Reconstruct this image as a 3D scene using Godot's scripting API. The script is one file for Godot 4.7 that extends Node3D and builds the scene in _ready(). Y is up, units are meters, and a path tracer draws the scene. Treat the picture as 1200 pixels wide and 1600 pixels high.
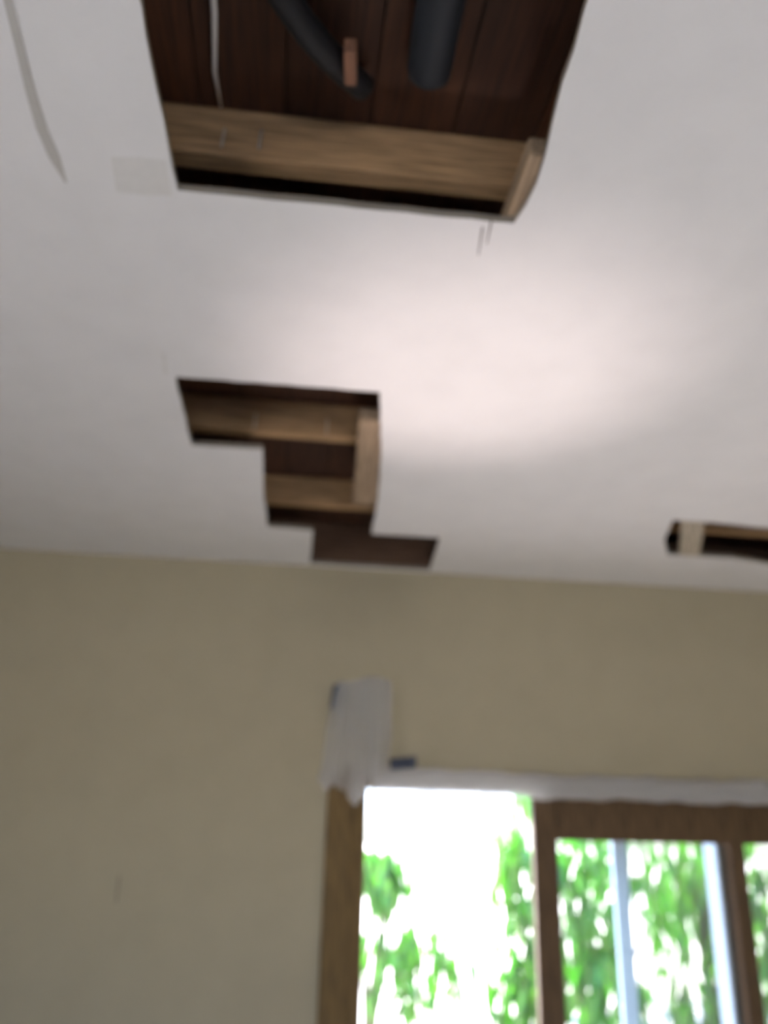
extends Node3D
# A room seen from high up under its ceiling: a plasterboard ceiling with openings cut into it,
# a tan wall with a brown sliding door, rolled plastic sheeting over the door, shrubs outside.
# x runs along the door wall, y is up, z runs from the door wall (z = 0) into the room.

const CEIL := 2.849          # underside of the ceiling boards
const BOARD := 0.013         # thickness of the ceiling boards
const JOIST_LOW := 0.08      # underside of the joists above the ceiling's underside
const DECK_LOW := 0.18      # underside of the floor boards above the joists
const HEAD := 2.072          # top of the door opening
const X0 := -2.4
const X1 := 3.2
const Z1 := 5.0

var M := {}
var taken := {}

# ------------------------------------------------------------------ helpers
func numbered(called: String) -> String:
	if not taken.has(called):
		taken[called] = 0
		return called
	taken[called] += 1
	return "%s_%03d" % [called, taken[called]]

func tag(o: Node, label: String, category: String, group := "", kind := "") -> Node:
	if label != "": o.set_meta("label", label)
	if category != "": o.set_meta("category", category)
	if group != "": o.set_meta("group", group)
	if kind != "": o.set_meta("kind", kind)
	return o

func base(called: String, at := Vector3.ZERO, parent: Node = null) -> Node3D:
	var o := Node3D.new()
	o.name = numbered(called) if parent == null else called
	(self if parent == null else parent).add_child(o, true)
	o.position = at
	return o

func st_new() -> SurfaceTool:
	var st := SurfaceTool.new()
	st.begin(Mesh.PRIMITIVE_TRIANGLES)
	st.set_smooth_group(-1)
	return st

func commit(st: SurfaceTool, called: String, m: Material, parent: Node = null) -> MeshInstance3D:
	st.generate_normals()
	var o := MeshInstance3D.new()
	o.mesh = st.commit()
	o.material_override = m
	o.name = numbered(called) if parent == null else called
	o.cast_shadow = GeometryInstance3D.SHADOW_CASTING_SETTING_ON
	(self if parent == null else parent).add_child(o, true)
	return o

# a polygon fan whose front looks away from the point c
func face(st: SurfaceTool, pts: Array, c: Vector3) -> void:
	var n := (pts[1] - pts[0] as Vector3).cross(pts[2] - pts[0])
	var mid := Vector3.ZERO
	for p in pts: mid += p
	mid /= pts.size()
	var q := pts.duplicate()
	if n.dot(mid - c) > 0.0: q.reverse()       # front faces run clockwise
	for i in range(1, q.size() - 1):
		st.add_vertex(q[0]); st.add_vertex(q[i]); st.add_vertex(q[i + 1])

# a box between two corners with chamfered edges
func cbox(st: SurfaceTool, a: Vector3, b: Vector3, bev := 0.003) -> void:
	var lo := Vector3(minf(a.x, b.x), minf(a.y, b.y), minf(a.z, b.z))
	var hi := Vector3(maxf(a.x, b.x), maxf(a.y, b.y), maxf(a.z, b.z))
	var c := (lo + hi) / 2.0
	var h := (hi - lo) / 2.0
	var e := minf(bev, minf(h.x, minf(h.y, h.z)) * 0.6)
	for ax in 3:
		var u := (ax + 1) % 3
		var v := (ax + 2) % 3
		for s in [-1.0, 1.0]:
			var pts := []
			for k in [[-1, -1], [1, -1], [1, 1], [-1, 1]]:
				var p := Vector3.ZERO
				p[ax] = s * h[ax]; p[u] = k[0] * (h[u] - e); p[v] = k[1] * (h[v] - e)
				pts.append(c + p)
			face(st, pts, c)
		if e > 0.0:
			for su in [-1.0, 1.0]:
				for sv in [-1.0, 1.0]:
					var p := Vector3.ZERO
					var q := Vector3.ZERO
					p[u] = su * h[u]; p[v] = sv * (h[v] - e)
					q[u] = su * (h[u] - e); q[v] = sv * h[v]
					var l := h[ax] - e
					var p0 := p; var p1 := p; var q0 := q; var q1 := q
					p0[ax] = -l; p1[ax] = l; q0[ax] = -l; q1[ax] = l
					face(st, [c + p0, c + p1, c + q1, c + q0], c)
	if e > 0.0:
		for sx in [-1.0, 1.0]:
			for sy in [-1.0, 1.0]:
				for sz in [-1.0, 1.0]:
					var s3 := Vector3(sx, sy, sz)
					face(st, [c + s3 * Vector3(h.x, h.y - e, h.z - e), c + s3 * Vector3(h.x - e, h.y, h.z - e), c + s3 * Vector3(h.x - e, h.y - e, h.z)], c)

func box_part(called: String, m: Material, parent: Node, a: Vector3, b: Vector3, bev := 0.003) -> MeshInstance3D:
	var st := st_new()
	cbox(st, a, b, bev)
	return commit(st, called, m, parent)

# a round tube along a list of points with a radius at each
func tube(st: SurfaceTool, pts: Array, rad: Array, sides := 10) -> void:
	st.set_smooth_group(0)
	var rings := []
	for i in pts.size():
		var d: Vector3 = (pts[mini(i + 1, pts.size() - 1)] - pts[maxi(i - 1, 0)]).normalized()
		var s := d.cross(Vector3(0.31, 0.9, 0.27)).normalized()
		var t := d.cross(s)
		var ring := []
		for k in sides:
			var a := TAU * k / sides
			ring.append(pts[i] + (s * cos(a) + t * sin(a)) * rad[i])
		rings.append(ring)
	for i in pts.size() - 1:
		var c: Vector3 = (pts[i] + pts[i + 1]) / 2.0
		for k in sides:
			var n := (k + 1) % sides
			face(st, [rings[i][k], rings[i][n], rings[i + 1][n], rings[i + 1][k]], c)
	face(st, rings[0], pts[1])
	face(st, rings[-1], pts[-2])

# a flat outline in the xz plane given some thickness between two heights
func slab(st: SurfaceTool, outline: PackedVector2Array, y0: float, y1: float) -> void:
	var tri := Geometry2D.triangulate_polygon(outline)
	for i in range(0, tri.size(), 3):
		var p := []
		for k in 3: p.append(outline[tri[i + k]])
		for y in [y0, y1]:
			face(st, [Vector3(p[0].x, y, p[0].y), Vector3(p[1].x, y, p[1].y), Vector3(p[2].x, y, p[2].y)], Vector3(p[0].x, (y0 + y1) / 2.0, p[0].y))
	var turn := 1.0 if Geometry2D.is_polygon_clockwise(outline) else -1.0
	for i in outline.size():
		var a := outline[i]
		var b := outline[(i + 1) % outline.size()]
		var out := Vector2(a.y - b.y, b.x - a.x).normalized() * turn
		face(st, [Vector3(a.x, y0, a.y), Vector3(b.x, y0, b.y), Vector3(b.x, y1, b.y), Vector3(a.x, y1, a.y)], Vector3(a.x + out.x, (y0 + y1) / 2.0, a.y + out.y))

# an outline with small uneven steps along each side, as a hand saw leaves it
func ragged(corners: Array, amount: float, seed_: int) -> PackedVector2Array:
	var rng := RandomNumberGenerator.new()
	rng.seed = seed_
	var out := PackedVector2Array()
	for i in corners.size():
		var a: Vector2 = corners[i]
		var b: Vector2 = corners[(i + 1) % corners.size()]
		var n := maxi(1, int(a.distance_to(b) / 0.035))
		var side := (b - a).orthogonal().normalized()
		out.append(a)
		for k in range(1, n):
			out.append(a.lerp(b, float(k) / n) + side * rng.randf_range(-amount, amount))
	return out

# ------------------------------------------------------------------ materials
func noise_tex(kind: int, freq: float, ramp: Array, size := 512, oct := 4, seed_ := 1) -> NoiseTexture2D:
	var f := FastNoiseLite.new()
	f.noise_type = kind
	f.frequency = freq
	f.fractal_octaves = oct
	f.seed = seed_
	var t := NoiseTexture2D.new()
	t.width = size
	t.height = size
	t.seamless = true
	t.noise = f
	var g := Gradient.new()
	g.offsets = PackedFloat32Array([0.0, 0.5, 1.0])
	g.colors = PackedColorArray(ramp)
	t.color_ramp = g
	return t

func mat(called: String, color: Color, rough: float, tex: Texture2D = null, scale := Vector3.ONE, world := false) -> StandardMaterial3D:
	var m := StandardMaterial3D.new()
	m.resource_name = called
	m.albedo_color = color
	m.roughness = rough
	if tex:
		m.albedo_texture = tex
		m.uv1_triplanar = true
		m.uv1_world_triplanar = world
		m.uv1_scale = scale
	return m

func lin(r: float, g: float, b: float) -> Color:
	return Color(r, g, b).linear_to_srgb()

func make_materials() -> void:
	var soft := noise_tex(FastNoiseLite.TYPE_SIMPLEX_SMOOTH, 0.012, [Color(0.975, 0.975, 0.975), Color(0.99, 0.99, 0.99), Color(1, 1, 1)])
	var grain := noise_tex(FastNoiseLite.TYPE_SIMPLEX_SMOOTH, 0.02, [Color(0.62, 0.6, 0.58), Color(0.85, 0.85, 0.85), Color(1, 1, 1)], 512, 5, 4)
	var speck := noise_tex(FastNoiseLite.TYPE_VALUE, 0.2, [Color(0.75, 0.75, 0.75), Color(0.9, 0.9, 0.9), Color(1, 1, 1)], 256, 2, 9)
	M.ceiling = mat("white plasterboard", lin(0.80, 0.795, 0.79), 0.9, soft, Vector3.ONE * 0.9, true)
	M.wall = mat("tan wall paint", lin(0.43, 0.382, 0.265), 0.75, soft, Vector3.ONE * 0.8, true)
	M.floor = mat("pale floor boards", lin(0.11, 0.10, 0.09), 0.5, grain, Vector3(0.5, 4, 4), true)
	M.joist = mat("joist timber", lin(0.6, 0.37, 0.18), 0.8, grain, Vector3(0.6, 9, 9))
	M.block = mat("reddish timber", lin(0.3, 0.14, 0.08), 0.8, grain, Vector3(9, 9, 0.6))
	M.oldwood = mat("dark old timber", lin(0.15, 0.085, 0.05), 0.85, grain, Vector3(0.6, 9, 9))
	M.strap = mat("pale strapping timber", lin(0.46, 0.33, 0.21), 0.8, grain, Vector3(9, 9, 0.6))
	M.newwood = mat("fresh pale timber", lin(0.66, 0.58, 0.45), 0.8, grain, Vector3(9, 9, 0.6))
	M.deck = []
	for k in 3:
		M.deck.append(mat("dark old floor boards", [lin(0.085, 0.03, 0.009), lin(0.072, 0.026, 0.009), lin(0.1, 0.034, 0.01)][k], 0.8, grain, Vector3(9, 9, 0.5)))
	M.door = mat("brown door timber", lin(0.145, 0.083, 0.034), 0.7, grain, Vector3(8, 0.7, 8))
	M.casing = mat("brown casing timber", lin(0.22, 0.135, 0.04), 0.7, grain, Vector3(8, 0.7, 8))
	M.alu = mat("white aluminium with painted sky tint", lin(0.25, 0.36, 0.48), 0.4)  # blue skylight on white aluminium is put into this colour
	M.seal = mat("dark rubber seal", lin(0.02, 0.022, 0.024), 0.6)
	M.cable_white = mat("white cable sheath", lin(0.75, 0.73, 0.69), 0.4)
	M.cable_black = mat("black cable sheath", lin(0.006, 0.006, 0.007), 0.7)
	M.duct = mat("dark blue duct", lin(0.007, 0.01, 0.015), 0.7)
	M.steel = mat("nail steel with painted glint", lin(0.62, 0.57, 0.48), 0.5)  # pale tone paints in the glint on the nails
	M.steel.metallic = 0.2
	M.board_edge = mat("raw board edge", lin(0.27, 0.235, 0.19), 0.95)
	M.scuff = mat("scuffed grey board paper", lin(0.52, 0.505, 0.47), 0.95, soft, Vector3.ONE * 6.0, true)
	M.filler = mat("joint filler", lin(0.735, 0.725, 0.70), 0.95, soft, Vector3.ONE * 6.0, true)
	M.cut = mat("saw scratch and wall nail", lin(0.13, 0.11, 0.1), 0.95)
	M.lamp = mat("lit lamp lens", Color(0.9, 0.88, 0.86), 0.5)
	M.lamp.emission_enabled = true
	M.lamp.emission = Color(1.0, 0.92, 0.91)
	M.lamp.emission_energy_multiplier = 0.4
	M.tape = mat("blue masking tape", lin(0.05, 0.065, 0.1), 0.7)
	M.film = mat("clear plastic sheet", lin(0.58, 0.58, 0.58), 0.28)
	M.film.transparency = BaseMaterial3D.TRANSPARENCY_ALPHA
	M.film.albedo_color.a = 0.42
	M.film.backlight_enabled = true
	M.film.backlight = Color(0.7, 0.7, 0.7)
	M.film.cull_mode = BaseMaterial3D.CULL_DISABLED
	M.glass = mat("door glass", Color(0.12, 0.14, 0.13, 0.05), 0.02)
	M.glass.transparency = BaseMaterial3D.TRANSPARENCY_ALPHA
	M.screen = mat("insect screen", Color(0.25, 0.26, 0.27, 0.25), 0.8)
	M.screen.transparency = BaseMaterial3D.TRANSPARENCY_ALPHA
	M.patio = mat("grey slate", lin(0.12, 0.105, 0.095), 0.5, speck, Vector3.ONE * 2.0, true)
	M.yard = mat("pale gravel", lin(0.52, 0.50, 0.45), 0.95, speck, Vector3.ONE * 1.2, true)
	M.bark = mat("grey brown bark", lin(0.09, 0.07, 0.05), 0.9, grain, Vector3(6, 1, 6))
	M.leaf = mat("green leaves", Color.WHITE, 0.5)
	M.leaf.vertex_color_use_as_albedo = true
	M.leaf.backlight_enabled = true
	M.leaf.backlight = Color(0.55, 0.75, 0.3)
	M.leaf.cull_mode = BaseMaterial3D.CULL_DISABLED

# ------------------------------------------------------------------ room
func wall_with_opening(called: String, m: Material, rects: Array) -> void:
	var st := st_new()
	for r in rects: cbox(st, r[0], r[1], 0.0)
	tag(commit(st, called, m), "", "", "", "structure")

func build_room() -> void:
	var top := CEIL + DECK_LOW
	# the door wall, open from x 0.289 to 2.46 and up to the door head
	wall_with_opening("wall_front", M.wall, [
		[Vector3(X0 - 0.14, -0.1, -0.14), Vector3(0.27, top, 0)],
		[Vector3(0.27, HEAD + 0.02, -0.14), Vector3(2.50, top, 0)],
		[Vector3(2.50, -0.1, -0.14), Vector3(X1 + 0.14, top, 0)]])
	var wf := get_node("wall_front")
	box_part("nail_mark", M.cut, wf, Vector3(-0.5315, 1.655, 0), Vector3(-0.5285, 1.737, 0.0012), 0.0)  # nail in the wall, drawn as a long thin dark mark
	# the left wall is open for an added, unseen window that brightens the room
	wall_with_opening("wall_left", M.wall, [
		[Vector3(X0 - 0.14, -0.1, 0), Vector3(X0, top, 2.5)],
		[Vector3(X0 - 0.14, -0.1, 2.5), Vector3(X0, 0.75, 4.3)],
		[Vector3(X0 - 0.14, 2.15, 2.5), Vector3(X0, top, 4.3)],
		[Vector3(X0 - 0.14, -0.1, 4.3), Vector3(X0, top, Z1)]])
	wall_with_opening("wall_right", M.wall, [[Vector3(X1, -0.1, 0), Vector3(X1 + 0.14, top, Z1)]])
	wall_with_opening("wall_back", M.wall, [
		[Vector3(X0 - 0.14, -0.1, Z1), Vector3(-0.6, top, Z1 + 0.14)],
		[Vector3(-0.6, -0.1, Z1), Vector3(1.2, 0.7, Z1 + 0.14)],
		[Vector3(-0.6, 2.25, Z1), Vector3(1.2, top, Z1 + 0.14)],
		[Vector3(1.2, -0.1, Z1), Vector3(X1 + 0.14, top, Z1 + 0.14)]])
	var w := base("added_window_2", Vector3(-0.6, 0.7, Z1))  # added out-of-view window, there to light the door wall and joists
	tag(w, "", "", "", "structure")
	for r in [[Vector3(0, 0, 0.02), Vector3(1.8, 0.06, 0.12)], [Vector3(0, 1.49, 0.02), Vector3(1.8, 1.55, 0.12)], [Vector3(0, 0.06, 0.02), Vector3(0.06, 1.49, 0.12)], [Vector3(1.74, 0.06, 0.02), Vector3(1.8, 1.49, 0.12)], [Vector3(0.87, 0.06, 0.04), Vector3(0.93, 1.49, 0.1)]]:
		box_part("added_window_frame", M.door, w, r[0], r[1])
	for r in [[0.06, 0.87], [0.93, 1.74]]:
		box_part("pane", M.glass, w, Vector3(r[0], 0.06, 0.067), Vector3(r[1], 1.49, 0.073), 0.0)
	w = base("added_window_1", Vector3(X0 - 0.14, 0.75, 2.5))  # added unseen window, lifts the light on the left of the ceiling
	tag(w, "", "", "", "structure")
	for r in [[Vector3(0.02, 0, 0), Vector3(0.12, 0.06, 1.8)], [Vector3(0.02, 1.34, 0), Vector3(0.12, 1.4, 1.8)], [Vector3(0.02, 0.06, 0), Vector3(0.12, 1.34, 0.06)], [Vector3(0.02, 0.06, 1.74), Vector3(0.12, 1.34, 1.8)], [Vector3(0.04, 0.06, 0.87), Vector3(0.1, 1.34, 0.93)]]:
		box_part("added_window_frame", M.door, w, r[0], r[1])
	for r in [[0.06, 0.87], [0.93, 1.74]]:
		box_part("pane", M.glass, w, Vector3(0.067, 0.06, r[0]), Vector3(0.073, 1.34, r[1]), 0.0)
	var fl := base("floor")
	tag(fl, "", "", "", "structure")
	box_part("slab", M.floor, fl, Vector3(X0, -0.1, 0), Vector3(X1, -0.018, Z1), 0.0)
	var board := BoxMesh.new()
	board.size = Vector3(X1 - X0, 0.018, 0.176)
	for k in 28:
		var b := MeshInstance3D.new()
		b.mesh = board
		b.material_override = M.floor
		b.name = "floor_board"
		fl.add_child(b, true)
		b.position = Vector3((X0 + X1) / 2.0, -0.009, 0.09 + k * 0.1786)

const HOLE_1 := [Vector2(-0.236, 2.75), Vector2(-0.233, 2.25), Vector2(-0.229, 2.12), Vector2(-0.226, 1.985), Vector2(0.308, 1.988), Vector2(0.316, 2.031), Vector2(0.319, 2.08), Vector2(0.315, 2.136), Vector2(0.307, 2.193), Vector2(0.300, 2.254), Vector2(0.299, 2.305), Vector2(0.291, 2.40), Vector2(0.287, 2.75)]
const HOLE_2 := [Vector2(-0.302, 1.40), Vector2(0.156, 1.404), Vector2(0.192, 1.11), Vector2(0.225, 0.75), Vector2(0.238, 0.42), Vector2(0.474, 0.425), Vector2(0.50, 0.13), Vector2(0.505, 0.03), Vector2(0.040, 0.03), Vector2(0.037, 0.42), Vector2(-0.117, 0.43), Vector2(-0.122, 0.74), Vector2(-0.117, 1.05), Vector2(-0.305, 1.043)]
const HOLE_3 := [Vector2(1.225, 0.56), Vector2(1.172, 0.735), Vector2(1.30, 0.738), Vector2(1.53, 0.715), Vector2(2.15, 0.70), Vector2(2.15, 0.34), Vector2(1.72, 0.36), Vector2(1.55, 0.40), Vector2(1.312, 0.395)]

func build_ceiling() -> void:
	var ce := base("ceiling")
	tag(ce, "", "", "", "structure")
	var tree := CSGCombiner3D.new()
	tree.name = "plasterboard"
	ce.add_child(tree)
	var sheet := CSGBox3D.new()
	sheet.size = Vector3(X1 - X0, BOARD, Z1)
	sheet.position = Vector3((X0 + X1) / 2.0, CEIL + BOARD / 2.0, Z1 / 2.0)
	sheet.material = M.ceiling
	tree.add_child(sheet)
	var n := 0
	for h in [HOLE_1, HOLE_2, HOLE_3]:
		n += 1
		var cut := CSGPolygon3D.new()
		cut.polygon = ragged(h, 0.0018, n)
		cut.depth = 0.2
		cut.operation = CSGShape3D.OPERATION_SUBTRACTION
		cut.rotation_degrees.x = 90.0            # the outline's y becomes z
		cut.position.y = CEIL - 0.1
		cut.material = M.board_edge
		tree.add_child(cut)
	# marks on the board's paper
	var st := st_new()
	var mid := [Vector2(-0.388, 2.36), Vector2(-0.390, 2.275), Vector2(-0.395, 2.214), Vector2(-0.401, 2.146), Vector2(-0.404, 2.081), Vector2(-0.4005, 2.027), Vector2(-0.396, 1.976)]
	var half := [0.005, 0.0052, 0.0058, 0.0068, 0.008, 0.0085, 0.0015]
	var ring := PackedVector2Array()
	for i in mid.size(): ring.append(mid[i] - Vector2(half[i], 0))
	for i in range(mid.size() - 1, -1, -1): ring.append(mid[i] + Vector2(half[i], 0))
	slab(st, ring, CEIL - 0.0009, CEIL)
	commit(st, "torn_paper", M.scuff, ce)
	st = st_new()
	slab(st, ragged([Vector2(-0.316, 2.04), Vector2(-0.322, 1.967), Vector2(-0.236, 1.972), Vector2(-0.236, 2.045)], 0.003, 5), CEIL - 0.0007, CEIL)
	commit(st, "filler_patch", M.filler, ce)
	st = st_new()
	slab(st, PackedVector2Array([Vector2(-0.318, 1.50), Vector2(-0.311, 1.50), Vector2(-0.318, 1.41), Vector2(-0.326, 1.41)]), CEIL - 0.0007, CEIL)
	commit(st, "filler_patch", M.filler, ce)
	for c in [[Vector2(0.271, 1.988), Vector2(0.2765, 1.934)], [Vector2(0.2605, 1.972), Vector2(0.269, 1.904)]]:
		st = st_new()
		slab(st, PackedVector2Array([c[0] - Vector2(0.0016, 0), c[0] + Vector2(0.0016, 0), c[1] + Vector2(0.0008, 0), c[1] - Vector2(0.0008, 0)]), CEIL - 0.0007, CEIL)
		commit(st, "saw_scratch", M.cut, ce)

func build_cavity() -> void:
	# joists along x, boards along z on top of them
	var group := "timber joists above the ceiling"
	for j in [[0.461, "dim joist crossing the stepped opening nearer the door wall"], [0.993, "brown joist crossing the stepped opening just behind its wide end"], [1.984, "brown joist along the door-side edge of the large opening"], [1.49, "joist over the uncut boards between the large and the stepped opening"], [2.49, "joist crossing the large opening on the side away from the door wall"]]:
		var o := box_part("joist", M.joist, null, Vector3(X0 + 0.01, CEIL + JOIST_LOW, j[0] - 0.038), Vector3(X1 - 0.01, CEIL + DECK_LOW, j[0]), 0.003)
		tag(o, j[1], "joist", group)
	var rim := box_part("rim_joist", M.oldwood, null, Vector3(X0 + 0.01, CEIL + BOARD, 0.002), Vector3(X1 - 0.01, CEIL + DECK_LOW, 0.03), 0.003)
	tag(rim, "dark timber plate above the door wall, behind the stepped opening", "timber plate")
	var deck := base("subfloor")
	tag(deck, "", "", "", "structure")
	var plank := BoxMesh.new()
	plank.size = Vector3(0.137, 0.022, Z1 + 0.2)
	for k in 41:
		var b := MeshInstance3D.new()
		b.mesh = plank
		b.material_override = M.deck[(k * 7 + k / 3) % 3]
		b.name = "plank"
		deck.add_child(b, true)
		b.position = Vector3(X0 + 0.02 + k * 0.14, CEIL + DECK_LOW + 0.0112 + (k % 2) * 0.001, Z1 / 2.0)
	box_part("boarding", M.deck[1], deck, Vector3(X0 - 0.14, CEIL + DECK_LOW + 0.024, -0.14), Vector3(X1 + 0.14, CEIL + DECK_LOW + 0.044, Z1 + 0.14), 0.0)
	# strapping between boards and joists
	var s := box_part("furring_strip", M.strap, null, Vector3(0.297, CEIL + BOARD, 1.90), Vector3(0.355, CEIL + BOARD + 0.037, 2.118))
	tag(s, "short pale furring strip at the corner of the large opening", "furring strip", "furring strips above the ceiling")
	s = box_part("furring_strip", M.strap, null, Vector3(-0.0475, 0, -0.29), Vector3(0.0475, 0.037, 0.29))
	s.position = Vector3(0.186, CEIL + BOARD, 0.945)
	s.rotation.y = -0.05
	tag(s, "light brown furring strip along the straight side of the stepped opening", "furring strip", "furring strips above the ceiling")
	s = box_part("furring_strip", M.newwood, null, Vector3(-0.035, 0, -0.29), Vector3(0.035, 0.012, 0.29), 0.002)
	s.position = Vector3(1.336, CEIL + 0.0005, 0.525)
	s.rotation.y = -0.43
	tag(s, "pale diagonal strip bridging the opening beside the plain ceiling", "furring strip", "furring strips above the ceiling")
	# cables and a duct in the large opening
	var st := st_new()
	tube(st, [Vector3(-0.176, CEIL + 0.174, 1.99), Vector3(-0.18, CEIL + 0.168, 2.06), Vector3(-0.172, CEIL + 0.164, 2.16), Vector3(-0.168, CEIL + 0.166, 2.3), Vector3(-0.172, CEIL + 0.173, 2.44)], [0.0015, 0.0035, 0.0045, 0.0045, 0.004])
	tag(commit(st, "electric_cable", M.cable_white), "thin white cable strung under the dark boards in the large opening", "cable")
	st = st_new()
	var pts := []
	var rad := []
	for i in 13:
		var t := i / 12.0
		pts.append(Vector3(lerpf(-0.13, 0.05, t), CEIL + 0.155 - 0.03 * sin(PI * t), lerpf(2.30, 2.075, t)))
		rad.append(0.021 if i < 11 else 0.02)
	tube(st, pts, rad, 12)
	tag(commit(st, "flexible_conduit", M.cable_black), "thick black conduit slung diagonally under the boards in the large opening", "conduit")
	st = st_new()
	tube(st, [Vector3(0.14, CEIL + 0.147, 2.455), Vector3(0.141, CEIL + 0.147, 2.25), Vector3(0.145, CEIL + 0.147, 2.13), Vector3(0.146, CEIL + 0.147, 2.118), Vector3(0.146, CEIL + 0.147, 2.112)], [0.034, 0.034, 0.034, 0.031, 0.022], 18)
	tag(commit(st, "round_duct", M.duct), "dark blue round duct end beside the black conduit in the large opening", "duct")
	var blk := box_part("timber_block", M.block, null, Vector3(-0.009, 0, -0.028), Vector3(0.009, 0.03, 0.028), 0.002)
	blk.position = Vector3(0.026, CEIL + 0.1, 2.15)
	blk.rotation.y = -0.1
	tag(blk, "small reddish timber block beside the black conduit in the large opening", "block")
	# nails driven through the joists
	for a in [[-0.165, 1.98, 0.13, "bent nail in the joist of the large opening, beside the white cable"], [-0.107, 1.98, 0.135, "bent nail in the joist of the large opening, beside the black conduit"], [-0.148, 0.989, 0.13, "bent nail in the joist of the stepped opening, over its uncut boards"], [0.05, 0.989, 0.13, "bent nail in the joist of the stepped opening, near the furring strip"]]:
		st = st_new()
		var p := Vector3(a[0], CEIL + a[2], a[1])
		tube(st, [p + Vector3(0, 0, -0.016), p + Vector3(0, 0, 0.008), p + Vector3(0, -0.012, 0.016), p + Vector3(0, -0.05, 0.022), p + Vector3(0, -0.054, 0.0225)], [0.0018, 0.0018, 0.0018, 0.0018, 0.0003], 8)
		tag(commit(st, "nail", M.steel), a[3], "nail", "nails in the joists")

# ------------------------------------------------------------------ door
func build_door() -> void:
	var d := base("door_1")
	tag(d, "", "", "", "structure")
	# casing and frame
	box_part("casing", M.casing, d, Vector3(0.150, 0, 0), Vector3(0.243, HEAD + 0.0, 0.018))
	box_part("casing", M.casing, d, Vector3(0.150, HEAD, 0), Vector3(2.64, HEAD + 0.025, 0.018))
	box_part("casing", M.casing, d, Vector3(2.547, 0, 0), Vector3(2.64, HEAD, 0.018))
	box_part("frame", M.casing, d, Vector3(0.243, 0, -0.14), Vector3(0.289, HEAD, 0.008))
	box_part("frame", M.door, d, Vector3(0.289, HEAD - 0.035, -0.14), Vector3(2.50, HEAD + 0.02, 0.008))
	box_part("frame", M.casing, d, Vector3(2.50, 0, -0.14), Vector3(2.547, HEAD, 0.008))
	box_part("sill", M.door, d, Vector3(0.243, -0.03, -0.16), Vector3(2.547, 0.03, 0.008))
	# two sliding leaves, both at the right, and an open doorway at the left
	for leaf in [[0.895, 1.69, 0.0, 0.088, 0.058], [1.632, 2.50, -0.05, 0.058, 0.085]]:
		var p := base("sliding_leaf", Vector3.ZERO, d)
		var x0: float = leaf[0]
		var x1: float = leaf[1]
		var z: float = leaf[2]
		var wl: float = leaf[3]
		var wr: float = leaf[4]
		box_part("stile", M.door, p, Vector3(x0, 0.03, z - 0.04), Vector3(x0 + wl, HEAD - 0.035, z), 0.004)
		box_part("stile", M.door, p, Vector3(x1 - wr, 0.03, z - 0.04), Vector3(x1, HEAD - 0.035, z), 0.004)
		box_part("rail", M.door, p, Vector3(x0 + wl, 1.878, z - 0.04), Vector3(x1 - wr, HEAD - 0.035, z), 0.004)
		box_part("rail", M.door, p, Vector3(x0 + wl, 0.03, z - 0.04), Vector3(x1 - wr, 0.22, z), 0.004)
		box_part("glass_pane", M.glass, p, Vector3(x0 + wl, 0.22, z - 0.023), Vector3(x1 - wr, 1.878, z - 0.017), 0.0)
	# the white screen outside
	var s := base("screen_leaf", Vector3.ZERO, d)
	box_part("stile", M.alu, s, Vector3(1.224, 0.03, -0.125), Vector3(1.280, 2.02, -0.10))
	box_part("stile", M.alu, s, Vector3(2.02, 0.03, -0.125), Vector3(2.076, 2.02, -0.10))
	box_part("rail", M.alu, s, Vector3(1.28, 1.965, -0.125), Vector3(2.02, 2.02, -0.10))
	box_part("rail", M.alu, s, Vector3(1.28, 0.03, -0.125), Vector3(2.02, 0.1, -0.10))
	box_part("insect_screen", M.screen, s, Vector3(1.28, 0.1, -0.1135), Vector3(2.02, 1.965, -0.1115), 0.0)
	# white outer post against the middle stile, with its dark seal
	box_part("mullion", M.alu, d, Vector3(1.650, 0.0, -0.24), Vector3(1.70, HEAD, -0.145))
	box_part("seal", M.seal, d, Vector3(1.606, 0.03, -0.052), Vector3(1.632, 1.878, -0.041), 0.001)

# ------------------------------------------------------------------ plastic sheeting
func grid(st: SurfaceTool, f: Callable, nu: int, nv: int) -> void:
	st.set_smooth_group(0)
	for j in nv:
		for i in nu:
			var a: Vector3 = f.call(float(i) / nu, float(j) / nv)
			var b: Vector3 = f.call(float(i + 1) / nu, float(j) / nv)
			var c: Vector3 = f.call(float(i + 1) / nu, float(j + 1) / nv)
			var e: Vector3 = f.call(float(i) / nu, float(j + 1) / nv)
			for v in [a, b, c, a, c, e]: st.add_vertex(v)

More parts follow.
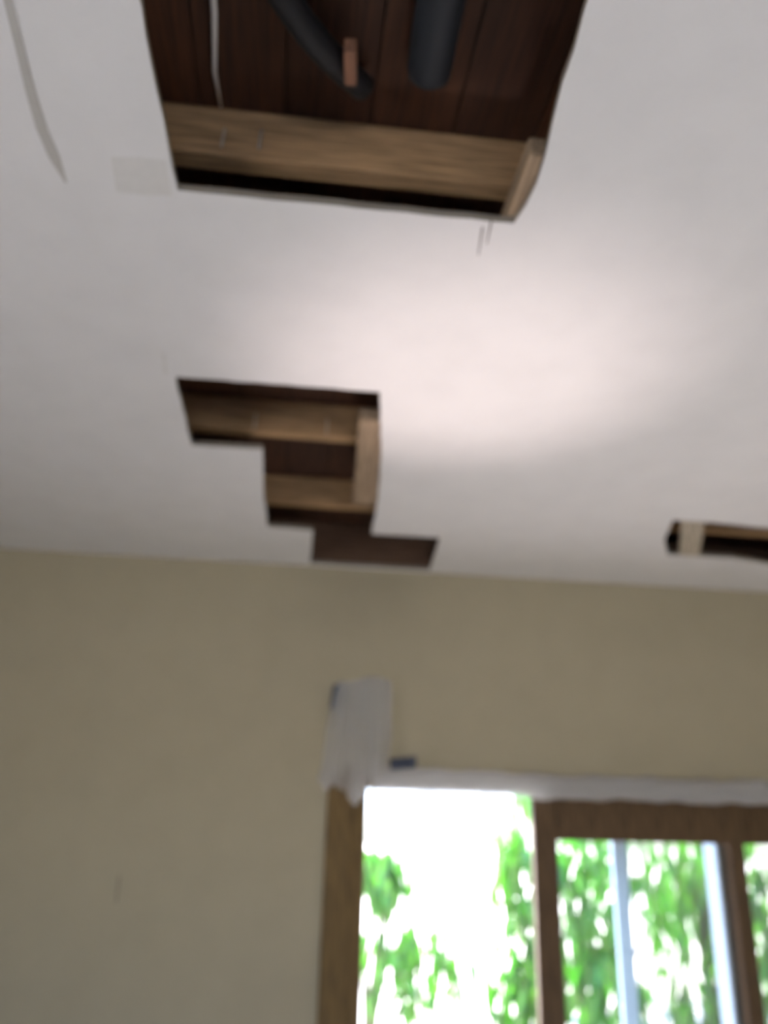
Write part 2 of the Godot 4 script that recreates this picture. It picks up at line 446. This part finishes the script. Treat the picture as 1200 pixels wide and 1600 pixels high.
func build_sheeting() -> void:
	var t := base("plastic_sheet", Vector3(0.25, HEAD, 0.02))
	tag(t, "clear plastic sheet rolled up along the top of the brown door", "plastic sheet")
	var o := t.position
	var st: SurfaceTool
	# the gathered end that hangs on the wall over the casing: pleats of film lying over each other
	# each pleat: left and right edge at the top, left and right edge at the bottom, top, bottom, reach into the room
	var k := 0
	for p in [[0.160, 0.205, 0.104, 0.165, 2.395, 2.045, 0.075], [0.178, 0.235, 0.128, 0.208, 2.405, 2.028, 0.115], [0.168, 0.222, 0.150, 0.186, 2.40, 2.035, 0.135], [0.205, 0.262, 0.205, 0.262, 2.41, 1.985, 0.10], [0.232, 0.30, 0.232, 0.305, 2.41, 2.005, 0.085], [0.258, 0.372, 0.275, 0.352, 2.42, 2.07, 0.05], [0.30, 0.368, 0.288, 0.34, 2.415, 2.10, 0.035]]:
		k += 1
		st = st_new()
		grid(st, func(u: float, v: float) -> Vector3:
			var x := lerpf(lerpf(p[0], p[1], u), lerpf(p[2], p[3], u), pow(v, 1.2)) + 0.006 * sin(v * 7.0 + k * 1.7)
			var y := lerpf(p[4] + 0.006 * sin(u * 5.0 + k), p[5] + 0.012 * sin(u * 7.0 + k * 2.0), v)
			var z: float = 0.022 + 0.003 * k + p[6] * pow(v, 1.3) + (0.010 + 0.022 * v) * sin(u * PI) + 0.004 * sin(u * 11.0 + v * 3.0 + k)
			return Vector3(x, y, z) - o, 16, 36)
		commit(st, "pleat", M.film, t)
	st = st_new()
	# the roll along the door head
	grid(st, func(u: float, v: float) -> Vector3:
		var x := lerpf(0.30, 2.62, u)
		var a := v * TAU * 1.35
		var lump := 0.5 * sin(x * 31.0 + a * 2.0) + 0.35 * sin(x * 57.0 - a * 3.0) + 0.4 * sin(x * 12.0 + a)
		var rr := 0.030 + 0.006 * v + 0.0045 * lump
		var dip := 0.010 * (1.0 - smoothstep(0.3, 0.9, x))
		return Vector3(x, 2.058 + dip + sin(a + 2.2) * rr * 1.25, 0.062 + cos(a + 2.2) * rr) - o, 260, 30)
	commit(st, "rolled_edge", M.film, t)
	var tp := base("masking_tape", Vector3(0.165, 2.348, 0.03))
	tag(tp, "short strip of blue tape holding the sheet to the wall", "tape")
	st = st_new()
	grid(st, func(u: float, v: float) -> Vector3: return Vector3((u - 0.5) * 0.030 - 0.008 * v, (0.5 - v) * 0.085, 0.004 * sin(u * 3.0)), 6, 8)
	commit(st, "strip", M.tape, tp)
	tp = base("masking_tape", Vector3(0.402, 2.118, 0.118))
	tag(tp, "blue tape folded over the plastic roll above the open doorway", "tape")
	st = st_new()
	grid(st, func(u: float, v: float) -> Vector3: return Vector3((u - 0.5) * 0.092, (0.5 - v) * 0.04 + 0.012 * u - 0.006, 0.018 * (v - 0.6) + 0.004 * sin(u * 7.0)), 10, 6)
	commit(st, "strip", M.tape, tp)

# ------------------------------------------------------------------ below the frame
func build_lamp() -> void:
	# the upturned lamp whose warm pool of light shows on the ceiling
	var at := Vector3(0.23, 0, 1.36)
	var t := base("work_lamp", at)
	tag(t, "black tripod work lamp turned up at the ceiling", "lamp")
	var st := st_new()
	tube(st, [Vector3(0, 0.28, 0), Vector3(0, 1.28, 0)], [0.012, 0.012], 10)
	commit(st, "pole", M.seal, t)
	for k in 3:
		var a := TAU * k / 3.0 + 0.4
		st = st_new()
		tube(st, [Vector3(0, 0.42, 0), Vector3(cos(a) * 0.34, 0.01, sin(a) * 0.34)], [0.009, 0.009], 8)
		commit(st, "leg", M.seal, t)
	var head := base("lamp_head", Vector3(0, 1.3, 0), t)
	head.rotation = Vector3(0.10, 0, -0.06)
	st = st_new()
	tube(st, [Vector3(0, -0.03, 0), Vector3(0, 0.0, 0), Vector3(0, 0.07, 0), Vector3(0, 0.082, 0)], [0.05, 0.075, 0.095, 0.096], 24)
	commit(st, "housing", M.seal, head)
	st = st_new()
	tube(st, [Vector3(0, 0.082, 0), Vector3(0, 0.086, 0)], [0.085, 0.085], 24)
	commit(st, "lamp_lens", M.lamp, head)
	var l := SpotLight3D.new()
	l.name = "light"
	head.add_child(l)
	l.position = Vector3(0, 0.1, 0)
	l.rotation_degrees = Vector3(90, 0, 0)
	l.light_color = Color(1.0, 0.92, 0.91)
	l.light_energy = 0.092
	l.light_size = 0.08
	l.spot_range = 8.0
	l.spot_attenuation = 2.0
	l.spot_angle = 24.0
	l.spot_angle_attenuation = 1.0
	l.shadow_enabled = true

# ------------------------------------------------------------------ outdoors
func leaf(st: SurfaceTool, p: Vector3, dir: Vector3, side: Vector3, l: float, w: float, col: Color) -> void:
	var n := dir.cross(side).normalized()
	var rows := [[0.0, 0.06], [0.3, 1.0], [0.65, 0.8], [1.0, 0.02]]
	var q := []
	for r in rows:
		var c: Vector3 = p + dir * l * r[0] + n * (0.12 * l * r[0] * r[0])
		q.append([c - side * w * 0.5 * r[1] + n * w * 0.12, c, c + side * w * 0.5 * r[1] + n * w * 0.12])
	st.set_color(col)
	for i in 3:
		for k in 2:
			for v in [q[i][k], q[i][k + 1], q[i + 1][k + 1], q[i][k], q[i + 1][k + 1], q[i + 1][k]]: st.add_vertex(v)

func shrub(called: String, label: String, category: String, at: Vector3, crowns: Array, count: int, seed_: int, tone: Color, size := 1.0) -> void:
	var rng := RandomNumberGenerator.new()
	rng.seed = seed_
	var t := base(called, at)
	tag(t, label, category, "shrubs outside the door")
	var st := st_new()
	for c in crowns:                                     # each crown: centre, radii
		var top: Vector3 = c[0] + Vector3(0, c[1].y * 0.6, 0)
		var mid := Vector3(c[0].x * 0.5 + rng.randf_range(-0.1, 0.1), c[0].y * 0.55, c[0].z * 0.5)
		tube(st, [Vector3(rng.randf_range(-0.05, 0.05), -0.05, 0), mid, c[0], top], [0.035, 0.028, 0.018, 0.006], 7)
	commit(st, "stem", M.bark, t)
	st = st_new()
	var total := 0.0
	for c in crowns: total += c[1].x * c[1].y * c[1].z
	for c in crowns:
		var n := int(count * c[1].x * c[1].y * c[1].z / total)
		for i in n:
			var v := Vector3(rng.randfn(), rng.randfn(), rng.randfn()).normalized() * pow(rng.randf(), 0.42)
			var p: Vector3 = c[0] + v * c[1]
			var dir := Vector3(rng.randfn() * 0.16, -1.0, rng.randfn() * 0.3).normalized()
			var side := dir.cross(Vector3(rng.randfn(), 0.1, rng.randfn() + 0.4)).normalized()
			var k := rng.randf_range(0.7, 1.3)
			leaf(st, p, dir, side, rng.randf_range(0.17, 0.34) * size, rng.randf_range(0.038, 0.066) * size, Color(tone.r * k * rng.randf_range(0.8, 1.4), tone.g * k, tone.b * k))
	var o := commit(st, "foliage", M.leaf, t)
	o.set_meta("kind", "stuff")

func build_outdoors() -> void:
	var p := base("patio")
	tag(p, "", "", "", "structure")
	var paver := st_new()
	cbox(paver, Vector3(-0.445, -0.05, -0.445), Vector3(0.445, 0.0, 0.445), 0.006)
	paver.generate_normals()
	var pm := paver.commit()
	for i in 12:
		for k in 4:
			var b := MeshInstance3D.new()
			b.mesh = pm
			b.material_override = M.patio
			b.name = "paver"
			p.add_child(b, true)
			b.position = Vector3(-3.2 + i * 0.9, -0.05, -0.62 - k * 0.9)
	var y := box_part("yard", M.yard, null, Vector3(-30, -0.4, -60), Vector3(30, -0.1, 40), 0.0)
	tag(y, "", "", "", "structure")
	var g := Color(0.072, 0.19, 0.038)
	shrub("leafy_shrub", "small loose shrub seen through the open doorway beside the door frame", "shrub", Vector3(0.85, -0.1, -5.0), [[Vector3(0.1, 1.6, 0), Vector3(0.24, 0.26, 0.4)], [Vector3(0.16, 1.52, 0.1), Vector3(0.24, 0.24, 0.4)], [Vector3(0.06, 1.56, -0.1), Vector3(0.22, 0.24, 0.4)], [Vector3(0.4, 0.85, 0.1), Vector3(0.6, 0.4, 0.3)]], 420, 11, g)
	shrub("leafy_shrub", "tall shrub with hanging leaves outside the open doorway, next to the sliding leaf", "shrub", Vector3(1.85, -0.1, -3.7), [[Vector3(0.0, 1.75, 0), Vector3(0.24, 0.34, 0.3)], [Vector3(0.03, 0.95, 0.1), Vector3(0.32, 0.55, 0.35)]], 430, 12, g)
	shrub("leafy_shrub", "dense dark green shrub behind the first glass pane of the door", "shrub", Vector3(2.9, -0.1, -5.2), [[Vector3(0, 1.45, 0), Vector3(0.42, 0.65, 0.45)], [Vector3(0.1, 0.7, 0), Vector3(0.5, 0.5, 0.45)]], 420, 13, g, 1.2)
	shrub("leafy_shrub", "broad loose shrub behind the insect screen", "shrub", Vector3(3.15, -0.1, -3.4), [[Vector3(0, 1.35, 0), Vector3(0.42, 0.45, 0.4)], [Vector3(0.05, 1.85, 0.1), Vector3(0.38, 0.3, 0.3)], [Vector3(0, 0.75, 0.2), Vector3(0.45, 0.4, 0.4)]], 380, 14, g)
	shrub("leafy_shrub", "greyish green shrub behind the glass beyond the middle stile", "shrub", Vector3(4.9, -0.1, -5.2), [[Vector3(0, 1.4, 0), Vector3(0.7, 0.7, 0.5)], [Vector3(0, 0.7, 0.2), Vector3(0.8, 0.4, 0.5)]], 520, 15, g, 1.2)
	shrub("leafy_tree", "wide leafy tree standing behind the shrubs in the yard", "tree", Vector3(4.4, -0.1, -8.5), [[Vector3(0, 2.1, 0), Vector3(1.9, 0.8, 0.9)], [Vector3(1.0, 1.2, 0), Vector3(1.4, 0.6, 0.8)]], 420, 16, g, 1.5)

# ------------------------------------------------------------------ camera, sky, sun
func _ready() -> void:
	var cam := Camera3D.new()
	cam.name = "camera"
	add_child(cam)
	cam.position = Vector3(0, 1.95, 3.0)
	cam.rotation_order = EULER_ORDER_YXZ
	cam.rotation_degrees = Vector3(20.75, -6.17, 1.52)
	cam.keep_aspect = Camera3D.KEEP_HEIGHT
	cam.fov = 65.42
	cam.near = 0.05
	cam.far = 200.0
	var lens := CameraAttributesPhysical.new()
	lens.frustum_focal_length = 18.69
	lens.frustum_focus_distance = 0.6
	lens.frustum_near = 0.05
	lens.frustum_far = 200.0
	lens.exposure_aperture = 2.1
	cam.attributes = lens
	cam.current = true

	var sky_m := ProceduralSkyMaterial.new()
	sky_m.sky_top_color = Color(0.42, 0.6, 0.9)
	sky_m.sky_horizon_color = Color(0.86, 0.92, 1.0)
	sky_m.ground_bottom_color = Color(0.5, 0.5, 0.46)
	sky_m.ground_horizon_color = Color(0.8, 0.82, 0.82)
	sky_m.sky_energy_multiplier = 1.0
	sky_m.ground_energy_multiplier = 1.0
	var sky := Sky.new()
	sky.sky_material = sky_m
	var env := Environment.new()
	env.background_mode = Environment.BG_SKY
	env.sky = sky
	env.background_energy_multiplier = 0.6
	env.tonemap_mode = Environment.TONE_MAPPER_LINEAR
	env.tonemap_exposure = 14.3
	env.sdfgi_enabled = true
	env.ssao_enabled = true
	env.ssil_enabled = true
	var we := WorldEnvironment.new()
	we.name = "environment"
	we.environment = env
	add_child(we)

	var sun := DirectionalLight3D.new()
	sun.name = "sun"
	add_child(sun)
	var az := deg_to_rad(8.0)
	var el := deg_to_rad(38.0)
	var towards := Vector3(-sin(az) * cos(el), sin(el), -cos(az) * cos(el))
	sun.look_at_from_position(towards * 30.0, Vector3.ZERO, Vector3.UP)
	sun.light_color = Color(1.0, 0.975, 0.955)
	sun.light_energy = 2.2
	sun.light_angular_distance = 0.53
	sun.shadow_enabled = true

	make_materials()
	build_room()
	build_ceiling()
	build_cavity()
	build_door()
	build_sheeting()
	build_lamp()
	build_outdoors()
